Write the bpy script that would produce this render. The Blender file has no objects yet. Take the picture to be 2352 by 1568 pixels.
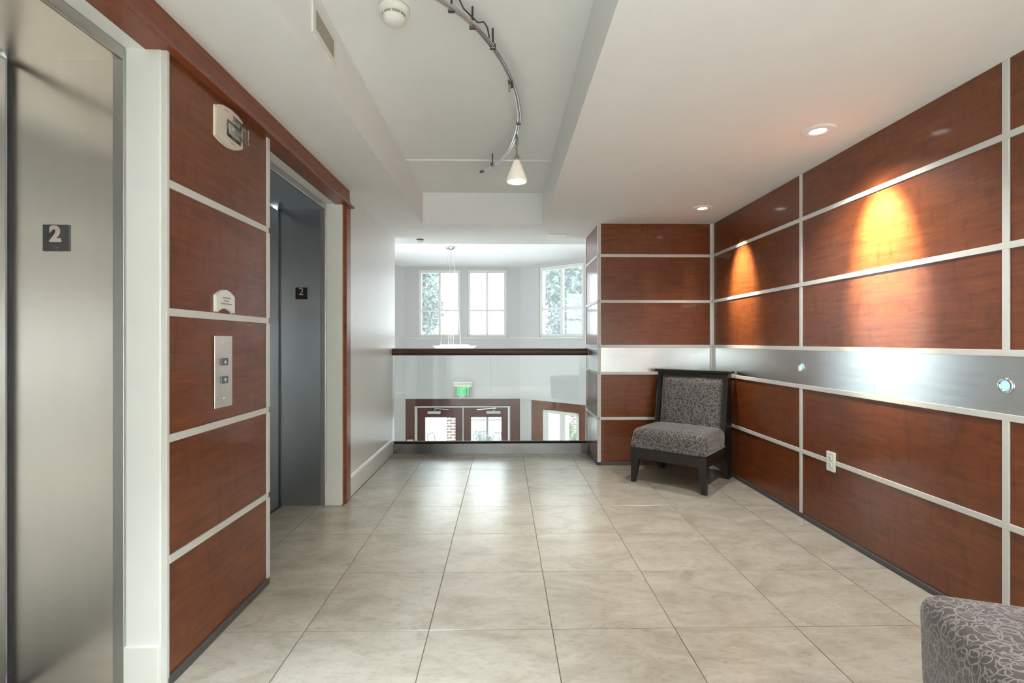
import bpy, bmesh, math, random
from mathutils import Matrix, Vector

# ------------------------------------------------------------------ camera, sky, exposure
S = bpy.context.scene
COL = S.collection
R = math.radians

cam_d = bpy.data.cameras.new('camera')
cam = bpy.data.objects.new('camera', cam_d)
COL.objects.link(cam)
cam_d.sensor_fit = 'HORIZONTAL'
cam_d.sensor_width = 36.0
cam_d.lens = 36.0 * 1134 / 2352
cam_d.clip_start = 0.02
cam_d.clip_end = 200
cam.location = (0, 0, 1.18)
cam.rotation_euler = (R(90), 0, -math.atan(20 / 1134))
S.camera = cam

world = bpy.data.worlds.new('overcast_sky')
S.world = world
world.use_nodes = True
wbg = world.node_tree.nodes['Background']
wbg.inputs['Color'].default_value = (0.88, 0.95, 1.0, 1)
wbg.inputs['Strength'].default_value = 5.0

S.view_settings.view_transform = 'Standard'
S.view_settings.look = 'None'
S.view_settings.exposure = 0.82
S.view_settings.gamma = 1.0
S.view_settings.use_curve_mapping = False
S.cycles.use_denoising = True
S.cycles.max_bounces = 10
S.cycles.diffuse_bounces = 6
S.cycles.glossy_bounces = 5
S.cycles.transmission_bounces = 8
S.cycles.transparent_max_bounces = 16
S.cycles.sample_clamp_indirect = 6.0
S.cycles.caustics_reflective = False
S.cycles.caustics_refractive = False

# ------------------------------------------------------------------ materials
def srgb(r, g, b):
    def f(c):
        c /= 255.0
        return c / 12.92 if c <= 0.04045 else ((c + 0.055) / 1.055) ** 2.4
    return (f(r), f(g), f(b), 1)

class NT:
    def __init__(self, name):
        self.m = bpy.data.materials.new(name)
        self.m.use_nodes = True
        self.t = self.m.node_tree
        self.b = self.t.nodes['Principled BSDF']
        self.out = self.t.nodes['Material Output']
    def n(self, typ, **kw):
        nd = self.t.nodes.new(typ)
        for k, v in kw.items():
            if k in nd.inputs:
                nd.inputs[k].default_value = v
            else:
                setattr(nd, k, v)
        return nd
    def l(self, a, b):
        self.t.links.new(a, b)
    def set(self, **kw):
        for k, v in kw.items():
            k = k.replace('_', ' ')
            self.b.inputs[k].default_value = v
        return self
    def ramp(self, src, stops):
        r = self.n('ShaderNodeValToRGB')
        el = r.color_ramp.elements
        while len(el) < len(stops):
            el.new(0.5)
        for e, (p, c) in zip(el, stops):
            e.position = p
            e.color = c
        self.l(src, r.inputs['Fac'])
        return r
    def pos(self, scale=(1, 1, 1), rand=False, obj=False):
        if obj:
            src = self.n('ShaderNodeTexCoord').outputs['Object']
        else:
            src = self.n('ShaderNodeNewGeometry').outputs['Position']
        mp = self.n('ShaderNodeMapping')
        mp.inputs['Scale'].default_value = scale
        if rand:
            oi = self.n('ShaderNodeObjectInfo')
            mu = self.n('ShaderNodeMath', operation='MULTIPLY')
            mu.inputs[1].default_value = 37.0
            self.l(oi.outputs['Random'], mu.inputs[0])
            ad = self.n('ShaderNodeVectorMath', operation='ADD')
            self.l(src, ad.inputs[0])
            self.l(mu.outputs[0], ad.inputs[1])
            src = ad.outputs[0]
        self.l(src, mp.inputs['Vector'])
        return mp.outputs['Vector']
    def noise(self, vec, scale, detail=4, rough=0.55, dist=0.0):
        n = self.n('ShaderNodeTexNoise')
        n.inputs['Scale'].default_value = scale
        n.inputs['Detail'].default_value = detail
        n.inputs['Roughness'].default_value = rough
        n.inputs['Distortion'].default_value = dist
        self.l(vec, n.inputs['Vector'])
        return n.outputs['Fac']
    def mix(self, fac, a, b, typ='MIX'):
        m = self.n('ShaderNodeMix', data_type='RGBA', blend_type=typ)
        for sock, v in ((m.inputs[0], fac), (m.inputs[6], a), (m.inputs[7], b)):
            if hasattr(v, 'links'):
                self.l(v, sock)
            else:
                sock.default_value = v
        return m.outputs[2]
    def bump(self, h, strength=0.1, dist=0.01):
        b = self.n('ShaderNodeBump')
        b.inputs['Strength'].default_value = strength
        b.inputs['Distance'].default_value = dist
        self.l(h, b.inputs['Height'])
        self.l(b.outputs['Normal'], self.b.inputs['Normal'])

M = {}
def plain(name, col, rough=0.5, metal=0.0, spec=0.5, var=0.03, vs=6.0, bump=0.0):
    m = NT(name)
    v = m.pos()
    n = m.noise(v, vs, 4)
    lo = tuple(max(0, c * (1 - var)) for c in col[:3]) + (1,)
    hi = tuple(min(1, c * (1 + var)) for c in col[:3]) + (1,)
    r = m.ramp(n, [(0.3, lo), (0.7, hi)])
    m.l(r.outputs['Color'], m.b.inputs['Base Color'])
    m.set(Roughness=rough, Metallic=metal)
    m.b.inputs['Specular IOR Level'].default_value = spec
    if bump:
        m.bump(m.noise(v, 180, 2), bump, 0.002)
    M[name] = m.m
    return m

def emit(name, col, strength):
    m = NT(name)
    m.set(Base_Color=(0.9, 0.9, 0.9, 1), Emission_Color=col, Emission_Strength=strength)
    M[name] = m.m

def metal(name, col, rough, tangent, aniso=0.8, streak=(1, 1, 1), var=0.06):
    m = NT(name)
    v = m.pos(streak)
    n = m.noise(v, 5.0, 5, 0.6)
    lo = tuple(c * (1 - var) for c in col[:3]) + (1,)
    hi = tuple(min(1, c * (1 + var)) for c in col[:3]) + (1,)
    r = m.ramp(n, [(0.3, lo), (0.7, hi)])
    m.l(r.outputs['Color'], m.b.inputs['Base Color'])
    m.set(Metallic=1.0, Roughness=rough, Anisotropic=aniso)
    c = m.n('ShaderNodeCombineXYZ')
    for i in range(3):
        c.inputs[i].default_value = tangent[i]
    m.l(c.outputs[0], m.b.inputs['Tangent'])
    M[name] = m.m

def wood(name, dark, mid, light, rough=0.34, rand=True, coat=0.0, scale=(1.0, 1.0, 9.0)):
    m = NT(name)
    v = m.pos(scale, rand)
    grain = m.noise(v, 5.0, 7, 0.62, 0.6)
    r = m.ramp(grain, [(0.28, dark), (0.52, mid), (0.78, light)])
    v2 = m.pos((7.0, 7.0, 2.4), rand)
    fleck = m.noise(v2, 3.4, 3, 0.5, 0.3)
    r2 = m.ramp(fleck, [(0.34, (0.66, 0.62, 0.62, 1)), (0.46, (1, 1, 1, 1))])
    v3 = m.pos((1, 1, 1), rand)
    big = m.ramp(m.noise(v3, 1.3, 2), [(0.3, (0.84, 0.82, 0.82, 1)), (0.7, (1.08, 1.08, 1.08, 1))])
    c = m.mix(0.55, r.outputs['Color'], r2.outputs['Color'], 'MULTIPLY')
    c = m.mix(0.8, c, big.outputs['Color'], 'MULTIPLY')
    m.l(c, m.b.inputs['Base Color'])
    m.set(Roughness=rough)
    m.b.inputs['Specular IOR Level'].default_value = 0.35
    m.b.inputs['Coat Weight'].default_value = coat
    m.b.inputs['Coat Roughness'].default_value = 0.10
    m.bump(grain, 0.06, 0.001)
    M[name] = m.m

wood('wood_panel', (0.105, 0.026, 0.007, 1), (0.160, 0.042, 0.011, 1), (0.205, 0.060, 0.016, 1), 0.38, coat=0.4)
wood('wood_trim', (0.15, 0.038, 0.014, 1), (0.215, 0.06, 0.024, 1), (0.28, 0.085, 0.036, 1), 0.3, False)
wood('wood_rail', (0.045, 0.016, 0.010, 1), (0.075, 0.026, 0.016, 1), (0.105, 0.04, 0.026, 1), 0.3, False)
wood('wood_door', (0.06, 0.016, 0.012, 1), (0.10, 0.027, 0.02, 1), (0.13, 0.038, 0.027, 1), 0.35, True)
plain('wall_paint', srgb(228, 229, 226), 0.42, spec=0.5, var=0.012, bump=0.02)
plain('wall_satin', srgb(226, 228, 226), 0.3, spec=0.5, var=0.012)
plain('ceiling_paint', srgb(236, 239, 240), 0.85, spec=0.2, var=0.012, bump=0.03)
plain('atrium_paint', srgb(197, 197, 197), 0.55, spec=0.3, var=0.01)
plain('white_trim', srgb(226, 227, 221), 0.35, var=0.02)
plain('strip', srgb(205, 206, 202), 0.38, spec=0.5, var=0.02)
plain('shoe', srgb(74, 72, 72), 0.45, var=0.1)
plain('black_wood', srgb(36, 34, 34), 0.33, var=0.12, vs=30)
plain('black', srgb(18, 18, 18), 0.4)
plain('sign_black', srgb(24, 24, 25), 0.35)
plain('sign_metal', (0.72, 0.64, 0.58, 1), 0.3, 0.6)
plain('sign_grey', srgb(72, 70, 70), 0.4)
plain('plastic_beige', srgb(214, 206, 192), 0.4)
plain('plastic_white', srgb(226, 227, 222), 0.35)
plain('plastic_grey', srgb(95, 105, 108), 0.4)
plain('slot_dark', srgb(60, 52, 46), 0.6)
plain('grout', srgb(88, 84, 76), 0.8, var=0.08, vs=20)
plain('grille', srgb(150, 144, 132), 0.6)
plain('cream', srgb(210, 205, 190), 0.5)
plain('chrome', (0.72, 0.74, 0.76, 1), 0.16, 1.0)
plain('dark_metal', (0.10, 0.10, 0.10, 1), 0.35, 0.8)
plain('iron', srgb(40, 48, 52), 0.5)
plain('mesh_metal', srgb(70, 88, 96), 0.5)
plain('paving', srgb(205, 205, 200), 0.8, var=0.08, vs=2)
plain('lobby_floor', srgb(190, 182, 168), 0.35, var=0.05)
plain('leaf', (0.085, 0.125, 0.105, 1), 0.6, var=0.35, vs=3)
plain('leaf_bright', (0.11, 0.26, 0.035, 1), 0.6, var=0.35, vs=8)
plain('leaf_pale', (0.42, 0.46, 0.42, 1), 0.7, var=0.2, vs=8)
plain('bark', (0.12, 0.09, 0.07, 1), 0.9, var=0.2)
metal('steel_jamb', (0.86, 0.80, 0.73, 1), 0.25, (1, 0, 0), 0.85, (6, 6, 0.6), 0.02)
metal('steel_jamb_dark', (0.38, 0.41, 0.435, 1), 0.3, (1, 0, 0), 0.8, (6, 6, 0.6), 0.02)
metal('steel_door', (0.30, 0.305, 0.31, 1), 0.3, (0, 1, 0), 0.8, (6, 6, 0.6), 0.02)
metal('steel_band', (0.68, 0.70, 0.71, 1), 0.27, (0, 0, 1), 0.85, (0.6, 0.6, 8))
metal('steel_curb', (0.19, 0.19, 0.185, 1), 0.22, (0, 0, 1), 0.9, (0.6, 0.6, 8))
metal('steel_plate', (0.88, 0.87, 0.84, 1), 0.38, (0, 1, 0), 0.8)
_m = NT('led_blue')
_m.set(Base_Color=(0.3, 0.55, 0.9, 1), Roughness=0.6, Emission_Color=(0.28, 0.60, 1.0, 1), Emission_Strength=0.75)
M['led_blue'] = _m.m
emit('lens_white', (1.0, 0.95, 0.88, 1), 4.0)
emit('fill_panel_white', (1.0, 0.96, 0.9, 1), 4.0)
_m = NT('exit_green')
_m.set(Base_Color=(0.02, 0.35, 0.1, 1), Emission_Color=(0.03, 1.0, 0.25, 1), Emission_Strength=0.36)
M['exit_green'] = _m.m
emit('pendant_glass', (1.0, 0.98, 0.95, 1), 3.0)
emit('bulb_warm', (1.0, 0.88, 0.66, 1), 9.0)

def glass(name, tint=(1, 1, 1, 1), refl=1.0, veil=0.0):
    m = NT(name)
    m.t.nodes.remove(m.b)
    tr = m.n('ShaderNodeBsdfTransparent')
    tr.inputs['Color'].default_value = tint
    gl = m.n('ShaderNodeBsdfGlossy')
    gl.inputs['Roughness'].default_value = 0.02
    fr = m.n('ShaderNodeFresnel')
    fr.inputs['IOR'].default_value = 1.45
    mu = m.n('ShaderNodeMath', operation='MULTIPLY')
    mu.inputs[1].default_value = refl
    m.l(fr.outputs[0], mu.inputs[0])
    mx = m.n('ShaderNodeMixShader')
    m.l(mu.outputs[0], mx.inputs[0])
    src = tr.outputs[0]
    if veil:                       # milky haze put into the panes in place of daylight glare
        tl = m.n('ShaderNodeBsdfTranslucent')
        tl.inputs['Color'].default_value = (0.9, 0.94, 0.97, 1)
        mv = m.n('ShaderNodeMixShader')
        mv.inputs[0].default_value = veil
        m.l(tr.outputs[0], mv.inputs[1])
        m.l(tl.outputs[0], mv.inputs[2])
        src = mv.outputs[0]
    m.l(src, mx.inputs[1])
    m.l(gl.outputs[0], mx.inputs[2])
    m.l(mx.outputs[0], m.out.inputs['Surface'])
    M[name] = m.m
glass('window_glass', (0.97, 0.99, 0.99, 1), veil=0.06)
glass('rail_glass', (0.95, 0.975, 0.965, 1))
glass('clear_plastic', (0.93, 0.95, 0.95, 1))

# frosted lamp cone
_m = NT('frosted')
_m.set(Base_Color=(0.93, 0.9, 0.82, 1), Roughness=0.45, Emission_Color=(1.0, 0.9, 0.7, 1), Emission_Strength=0.12)
M['frosted'] = _m.m

# floor tile: beige porcelain with soft travertine clouds
_m = NT('floor_tile')
v = _m.pos((1.0, 1.7, 1.0), True)
big = _m.noise(v, 3.2, 7, 0.68, 0.8)
c1 = _m.ramp(big, [(0.3, srgb(154, 147, 132)), (0.5, srgb(172, 167, 155)), (0.72, srgb(184, 180, 170))])
fine = _m.noise(_m.pos((1.0, 2.2, 1.0), True), 22, 6, 0.72, 0.6)
c2 = _m.ramp(fine, [(0.3, (0.72, 0.68, 0.62, 1)), (0.5, (1, 1, 1, 1))])
c = _m.mix(0.7, c1.outputs['Color'], c2.outputs['Color'], 'MULTIPLY')
_m.l(c, _m.b.inputs['Base Color'])
rr = _m.ramp(fine, [(0.3, (0.28, 0.28, 0.28, 1)), (0.6, (0.2, 0.2, 0.2, 1))])
_m.l(rr.outputs['Color'], _m.b.inputs['Roughness'])
_m.b.inputs['Specular IOR Level'].default_value = 0.8
_m.bump(fine, 0.04, 0.001)
M['floor_tile'] = _m.m

# grey-brown upholstery with pale looping scribbles
def loops(name, s1, s2, w):
    m = NT(name)
    base = m.n('ShaderNodeTexCoord').outputs['UV']
    nz = m.n('ShaderNodeTexNoise')
    nz.inputs['Scale'].default_value = 22
    m.l(base, nz.inputs['Vector'])
    sc = m.n('ShaderNodeVectorMath', operation='SCALE')
    sc.inputs['Scale'].default_value = 0.03
    m.l(nz.outputs['Color'], sc.inputs[0])
    ad = m.n('ShaderNodeVectorMath', operation='ADD')
    m.l(base, ad.inputs[0])
    m.l(sc.outputs[0], ad.inputs[1])
    outs = []
    for s, rad, off in ((s1, 0.42, 0.0), (s2, 0.36, 3.3), (s1 * 1.25, 0.5, 7.7)):
        of = m.n('ShaderNodeVectorMath', operation='ADD')
        of.inputs[1].default_value = (off, off * 1.3, off * 0.7)
        m.l(ad.outputs[0], of.inputs[0])
        vo = m.n('ShaderNodeTexVoronoi', voronoi_dimensions='2D')
        vo.inputs['Scale'].default_value = s
        vo.inputs['Randomness'].default_value = 0.85
        m.l(of.outputs[0], vo.inputs['Vector'])
        sb = m.n('ShaderNodeMath', operation='SUBTRACT')
        sb.inputs[1].default_value = rad
        m.l(vo.outputs['Distance'], sb.inputs[0])
        ab = m.n('ShaderNodeMath', operation='ABSOLUTE')
        m.l(sb.outputs[0], ab.inputs[0])
        lt = m.n('ShaderNodeMapRange')
        lt.inputs['From Min'].default_value = w
        lt.inputs['From Max'].default_value = w * 1.9
        lt.inputs['To Min'].default_value = 1
        lt.inputs['To Max'].default_value = 0
        m.l(ab.outputs[0], lt.inputs['Value'])
        outs.append(lt.outputs[0])
    mx = m.n('ShaderNodeMath', operation='MAXIMUM')
    m.l(outs[0], mx.inputs[0])
    m.l(outs[1], mx.inputs[1])
    mx2 = m.n('ShaderNodeMath', operation='MAXIMUM')
    m.l(mx.outputs[0], mx2.inputs[0])
    m.l(outs[2], mx2.inputs[1])
    c = m.mix(mx2.outputs[0], srgb(66, 58, 57), srgb(124, 122, 120))
    m.l(c, m.b.inputs['Base Color'])
    m.set(Roughness=0.7)
    m.b.inputs['Sheen Weight'].default_value = 0.5
    m.b.inputs['Sheen Roughness'].default_value = 0.35
    m.bump(mx2.outputs[0], 0.25, 0.002)
    M[name] = m.m
loops('fabric', 20, 31, 0.026)

# brick with pale joints, too far away to tell the bricks apart
_m = NT('brick_far')
bt = _m.n('ShaderNodeTexBrick')
bt.inputs['Color1'].default_value = (0.20, 0.10, 0.07, 1)
bt.inputs['Color2'].default_value = (0.13, 0.07, 0.055, 1)
bt.inputs['Mortar'].default_value = (0.55, 0.5, 0.45, 1)
bt.inputs['Scale'].default_value = 1.0
bt.inputs['Mortar Size'].default_value = 0.016
bt.inputs['Brick Width'].default_value = 0.2
bt.inputs['Row Height'].default_value = 0.075
sx = _m.n('ShaderNodeSeparateXYZ')
_m.l(_m.n('ShaderNodeNewGeometry').outputs['Position'], sx.inputs[0])
cb = _m.n('ShaderNodeCombineXYZ')
a1 = _m.n('ShaderNodeMath', operation='ADD')
_m.l(sx.outputs[0], a1.inputs[0])
_m.l(sx.outputs[1], a1.inputs[1])
_m.l(a1.outputs[0], cb.inputs[0])
_m.l(sx.outputs[2], cb.inputs[1])
_m.l(cb.outputs[0], bt.inputs['Vector'])
_m.l(bt.outputs['Color'], _m.b.inputs['Base Color'])
_m.set(Roughness=0.9)
M['brick_far'] = _m.m

# ------------------------------------------------------------------ mesh helpers
class MB:
    def __init__(self):
        self.v = []
        self.f = []
    def add(self, vs, fs):
        o = len(self.v)
        self.v += [tuple(p) for p in vs]
        self.f += [[i + o for i in f] for f in fs]
        return self
    def box(self, x0, x1, y0, y1, z0, z1):
        vs = [(x, y, z) for x in (x0, x1) for y in (y0, y1) for z in (z0, z1)]
        return self.add(vs, [(0, 1, 3, 2), (4, 6, 7, 5), (0, 4, 5, 1), (2, 3, 7, 6), (0, 2, 6, 4), (1, 5, 7, 3)])
    def prism(self, poly, axis, a, b):
        """poly of 2D points extruded along axis from a to b (x: (y,z), y: (x,z), z: (x,y))"""
        def mk(p, t):
            return {'x': (t, p[0], p[1]), 'y': (p[0], t, p[1]), 'z': (p[0], p[1], t)}[axis]
        n = len(poly)
        vs = [mk(p, a) for p in poly] + [mk(p, b) for p in poly]
        fs = [list(range(n)), list(range(2 * n - 1, n - 1, -1))]
        fs += [(i, (i + 1) % n, n + (i + 1) % n, n + i) for i in range(n)]
        return self.add(vs, fs)
    def tube(self, pts, r, n=8, caps=True):
        pts = [Vector(p) for p in pts]
        rs = r if isinstance(r, (list, tuple)) else [r] * len(pts)
        vs = []
        prev = None
        for i, p in enumerate(pts):
            d = (pts[min(i + 1, len(pts) - 1)] - pts[max(i - 1, 0)]).normalized()
            if prev is None:
                up = Vector((0, 0, 1)) if abs(d.z) < 0.9 else Vector((1, 0, 0))
                u = d.cross(up).normalized()
            else:
                u = (prev - d * prev.dot(d)).normalized()
            prev = u
            w = d.cross(u)
            for k in range(n):
                a = 2 * math.pi * k / n
                vs.append(p + (u * math.cos(a) + w * math.sin(a)) * rs[i])
        fs = []
        for i in range(len(pts) - 1):
            for k in range(n):
                fs.append((i * n + k, i * n + (k + 1) % n, (i + 1) * n + (k + 1) % n, (i + 1) * n + k))
        if caps:
            fs.append(list(range(n))[::-1])
            fs.append([(len(pts) - 1) * n + k for k in range(n)])
        return self.add(vs, fs)
    def lathe(self, prof, c, n=24, axis='z'):
        """prof: (radius, height along axis) about the point c"""
        vs = []
        for (r, h) in prof:
            for k in range(n):
                a = 2 * math.pi * k / n
                ca, sa = r * math.cos(a), r * math.sin(a)
                if axis == 'z':
                    vs.append((c[0] + ca, c[1] + sa, c[2] + h))
                elif axis == 'x':
                    vs.append((c[0] + h, c[1] + ca, c[2] + sa))
                else:
                    vs.append((c[0] + ca, c[1] + h, c[2] + sa))
        fs = []
        for i in range(len(prof) - 1):
            for k in range(n):
                fs.append((i * n + k, i * n + (k + 1) % n, (i + 1) * n + (k + 1) % n, (i + 1) * n + k))
        if prof[0][0] > 1e-5:
            fs.append(list(range(n))[::-1])
        if prof[-1][0] > 1e-5:
            fs.append([(len(prof) - 1) * n + k for k in range(n)])
        return self.add(vs, fs)
    def mesh(self, name, bevel=0.0, seg=2, smooth=False, mat=None, recalc=True):
        me = bpy.data.meshes.new(name)
        me.from_pydata(self.v, [], self.f)
        if recalc or bevel:
            bm = bmesh.new()
            bm.from_mesh(me)
            if bevel:
                bmesh.ops.bevel(bm, geom=[e for e in bm.edges if len(e.link_faces) == 2 and e.calc_face_angle(0) > 0.3], offset=bevel,
                                segments=seg, profile=0.5, affect='EDGES', clamp_overlap=True)
            bmesh.ops.recalc_face_normals(bm, faces=bm.faces[:])
            bm.to_mesh(me)
            bm.free()
        if smooth:
            for p in me.polygons:
                p.use_smooth = True
        if mat:
            me.materials.append(M[mat])
        return me

def box_uv(me):
    uv = me.uv_layers.new(name='UVMap')
    for p in me.polygons:
        n = p.normal
        ax = max(range(3), key=lambda i: abs(n[i]) * (1.0 if i != 2 else 1.05))
        for li in p.loop_indices:
            x, y, z = me.vertices[me.loops[li].vertex_index].co
            uv.data[li].uv = {0: (y + 0.37, z), 1: (x, z), 2: (x, y + 0.61)}[ax]
WM = {}
def tag(o, label=None, cat=None, group=None, kind=None):
    if label: o['label'] = label
    if cat: o['category'] = cat
    if group: o['group'] = group
    if kind: o['kind'] = kind
    return o
def link(name, me, parent=None, local=False, loc=None):
    o = bpy.data.objects.new(name, me)
    COL.objects.link(o)
    w = Matrix.Translation(Vector(loc)) if loc else Matrix.Identity(4)
    if loc:
        o.location = loc
    if parent is not None:
        o.parent = parent
        if not local:
            o.matrix_parent_inverse = WM[parent.name].inverted()
        else:
            w = WM[parent.name] @ w
    WM[o.name] = w
    return o
def obj(name, mb, mat, parent=None, bevel=0.0, seg=2, smooth=False, local=False, label=None, cat=None, group=None, kind=None):
    o = link(name, mb.mesh(name, bevel, seg, smooth, mat), parent, local)
    return tag(o, label, cat, group, kind)
def thing(name, label, cat, loc, rz=0.0, group=None, kind=None):
    o = bpy.data.objects.new(name, None)
    o.empty_display_size = 0.1
    COL.objects.link(o)
    o.location = loc
    o.rotation_euler = (0, 0, rz)
    WM[o.name] = Matrix.Translation(Vector(loc)) @ Matrix.Rotation(rz, 4, 'Z')
    return tag(o, label, cat, group, kind)
def copy_tree(o, parent=None, loc=None, rz=None):
    c = o.copy()
    COL.objects.link(c)
    if parent is not None:
        c.parent = parent
    if loc is not None:
        c.location = loc
    if rz is not None:
        c.rotation_euler = (0, 0, rz)
    for ch in o.children:
        copy_tree(ch, c)
    return c
def text_mesh(name, body, size, depth, mat, offset=0.0, bevel=0.0, space=1.0, wide=1.0):
    cu = bpy.data.curves.new(name, 'FONT')
    cu.body = body
    cu.size = size
    cu.extrude = depth
    cu.offset = offset
    cu.bevel_depth = bevel
    cu.space_character = space
    cu.align_x = 'CENTER'
    cu.align_y = 'CENTER'
    cu.resolution_u = 6
    t = bpy.data.objects.new(name, cu)
    COL.objects.link(t)
    dg = bpy.context.evaluated_depsgraph_get()
    me = bpy.data.meshes.new_from_object(t.evaluated_get(dg))
    bpy.data.objects.remove(t)
    for v in me.vertices:          # stand the text up, facing -Y
        x, y, z = v.co
        v.co = (x * wide, -z, y)
    me.materials.clear()
    me.materials.append(M[mat])
    return me

def light(name, typ, loc, energy, col, parent=None, size=0.1, rot=None, spot=None, blend=0.5, target=None, spread=None):
    d = bpy.data.lights.new(name, typ)
    d.energy = energy
    d.color = col
    if typ == 'AREA':
        d.shape = 'DISK'
        d.size = size
        if spread:
            d.spread = spread
    else:
        d.shadow_soft_size = size
    if typ == 'SPOT':
        d.spot_size = spot
        d.spot_blend = blend
    o = bpy.data.objects.new(name, d)
    COL.objects.link(o)
    o.location = loc
    if target is not None:
        o.rotation_euler = (Vector(target) - Vector(loc)).to_track_quat('-Z', 'Y').to_euler()
    elif rot:
        o.rotation_euler = rot
    if parent is not None:
        o.parent = parent
        o.matrix_parent_inverse = WM[parent.name].inverted()
    return o

# ------------------------------------------------------------------ dimensions
CZ = 2.305            # lobby ceiling
XR = 2.008            # right panelled face
YB = 4.70             # wall behind the chair
XP = 0.905            # inner face of the return beside the balcony
XL = -1.15            # left panelled face
XW = -1.175           # white wall on the left
YR = 5.20             # railing
YE = 5.38             # where the lobby walls end
YS = 5.70             # edge of the lobby ceiling
YN = -2.6             # wall behind the camera
XD = -1.60            # lift doors
AZ = 2.73             # ceiling of the tall entrance hall
LZ = -2.35            # its floor
TW = 0.505
LIFTS = [(0.56, 1.69), (2.46, 3.575)]

# ------------------------------------------------------------------ floor
fl = tag(link('floor', MB().box(-1.68, XR + 0.1, YN, YR, -0.06, -0.0022).box(XL, XP, YR, YE + 0.1, -0.06, -0.0022).mesh('floor', mat='grout')),
         'beige tiled lobby floor with thin grey joints', 'floor', kind='structure')
regions = [(XL, XR, YN, YB), (XL, XP, YB, YR)] + [(XD - 0.05, XL, a, b) for a, b in LIFTS]
g = 0.0014
full = MB().box(-TW / 2 + g, TW / 2 - g, -TW / 2 + g, TW / 2 - g, -0.0021, 0).mesh('floor_tile', 0.0008, 1, mat='floor_tile')
for i in range(-4, 6):
    for j in range(-13, 8):
        cx, cy = -0.304 + TW * (i + 0.5), 2.024 + TW * (j + 0.5)
        x0, x1, y0, y1 = cx - TW / 2 + g, cx + TW / 2 - g, cy - TW / 2 + g, cy + TW / 2 - g
        if y1 < -1.0 and False:
            continue
        mb = MB()
        area = 0
        for (a, b, c_, d) in regions:
            u0, u1, w0, w1 = max(a, x0), min(b, x1), max(c_, y0), min(d, y1)
            if u1 - u0 > 0.004 and w1 - w0 > 0.004:
                mb.box(u0 - cx, u1 - cx, w0 - cy, w1 - cy, -0.0021, 0)
                area += (u1 - u0) * (w1 - w0)
        if not mb.v:
            continue
        me = full if area > 0.999 * (x1 - x0) * (y1 - y0) else mb.mesh('floor_tile', mat='floor_tile')
        link('floor_tile', me, fl, loc=(cx, cy, 0))

# ------------------------------------------------------------------ ceiling with the long tray
TX0, TX1, TY1, TZ = -0.77, 0.38, 4.74, 2.615
mb = MB()
T = 0.02
mb.box(-1.9, TX0, YN, YS, CZ, CZ + T).box(TX1, 2.2, YN, YS, CZ, CZ + T).box(TX0, TX1, TY1, YS, CZ, CZ + T).box(TX0, TX1, YN, -1.6, CZ, CZ + T)
mb.box(TX0 - T, TX0, -1.6, TY1, CZ + T, TZ + T).box(TX1, TX1 + T, -1.6, TY1, CZ + T, TZ + T)
mb.box(TX0 - T, TX1 + T, TY1, TY1 + T, CZ + T, TZ + T).box(TX0 - T, TX1 + T, -1.6 - T, -1.6, CZ + T, TZ + T)
mb.box(TX0 - T, TX1 + T, -1.6 - T, 3.9, TZ, TZ + T + 0.01).box(TX0 - 0.01, TX1 + 0.01, 3.9, TY1 + 0.01, TZ - 0.010, TZ + T)
mb.box(-1.9, 2.2, YS - 0.03, YS, CZ + T, AZ + 0.1)
ce = obj('ceiling', mb, 'ceiling_paint', label='off-white lobby ceiling with a long recessed tray', cat='ceiling', kind='structure')

# ------------------------------------------------------------------ right panelled wall
SZ = [2.0, 1.562, 1.134, 0.877, 0.445]
SW = 0.0135
def panelled(parent, place, cuts, corner=None, band=True, zs=SZ, top=CZ, band_cuts=None, hw0=SW, shoe='shoe', pmat='wood_panel'):
    """place(a0, a1, z0, z1, d0, d1) -> MB of a slab lying on the wall; cuts: positions of the upright strips"""
    lim = [top] + zs + [0.03]
    for i in range(len(cuts) - 1):
        a0, a1 = cuts[i] + (SW if i else hw0), cuts[i + 1] - SW
        for k in range(len(lim) - 1):
            z1, z0 = lim[k] - (SW if k else 0), lim[k + 1] + (SW if k + 1 < len(lim) - 1 else 0)
            if band and abs(lim[k] - 1.134) < 1e-6:
                continue
            obj('wood_panel', place(a0, a1, z0, z1, -0.012, 0.0), pmat, parent, bevel=0.0012, seg=1)
    lo, hi = cuts[0], cuts[-1]
    if band:
        bc = band_cuts or [lo, hi]
        for a0, a1 in zip(bc[:-1], bc[1:]):
            obj('metal_band', place(a0 + 0.0006, a1 - 0.0006, 0.877 + SW, 1.134 - SW, -0.012, 0.001), 'steel_band', parent, label='brushed steel band')
    for z in zs:
        obj('trim_strip', place(lo + (hw0 if hw0 != SW else 0), hi, z - SW, z + SW, -0.012, 0.006), 'strip', parent, bevel=0.001, seg=1)
    for c in cuts:
        tops = [0.03] + sorted(zs) + [top]
        if c == cuts[0] and hw0 != SW:
            obj('corner_bead', place(c - hw0, c + hw0, 0.0, top, -0.012, 0.006), 'strip', parent, bevel=0.002)
            continue
        for z0, z1 in zip(tops[:-1], tops[1:]):
            if band and abs(z0 - 0.877) < 1e-6 and c not in (corner or []):
                continue
            e0, e1 = (SW if z0 in zs else 0), (SW if z1 in zs else 0)
            hw = hw0 if c == cuts[0] else SW
            obj('trim_strip', place(c - hw, c + hw, z0 + e0, z1 - e1, -0.012, 0.006), 'strip', parent, bevel=0.001, seg=1)
    obj('base_shoe', place(lo, hi, 0, 0.03, -0.012, 0.012), shoe, parent, bevel=0.004)

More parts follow.
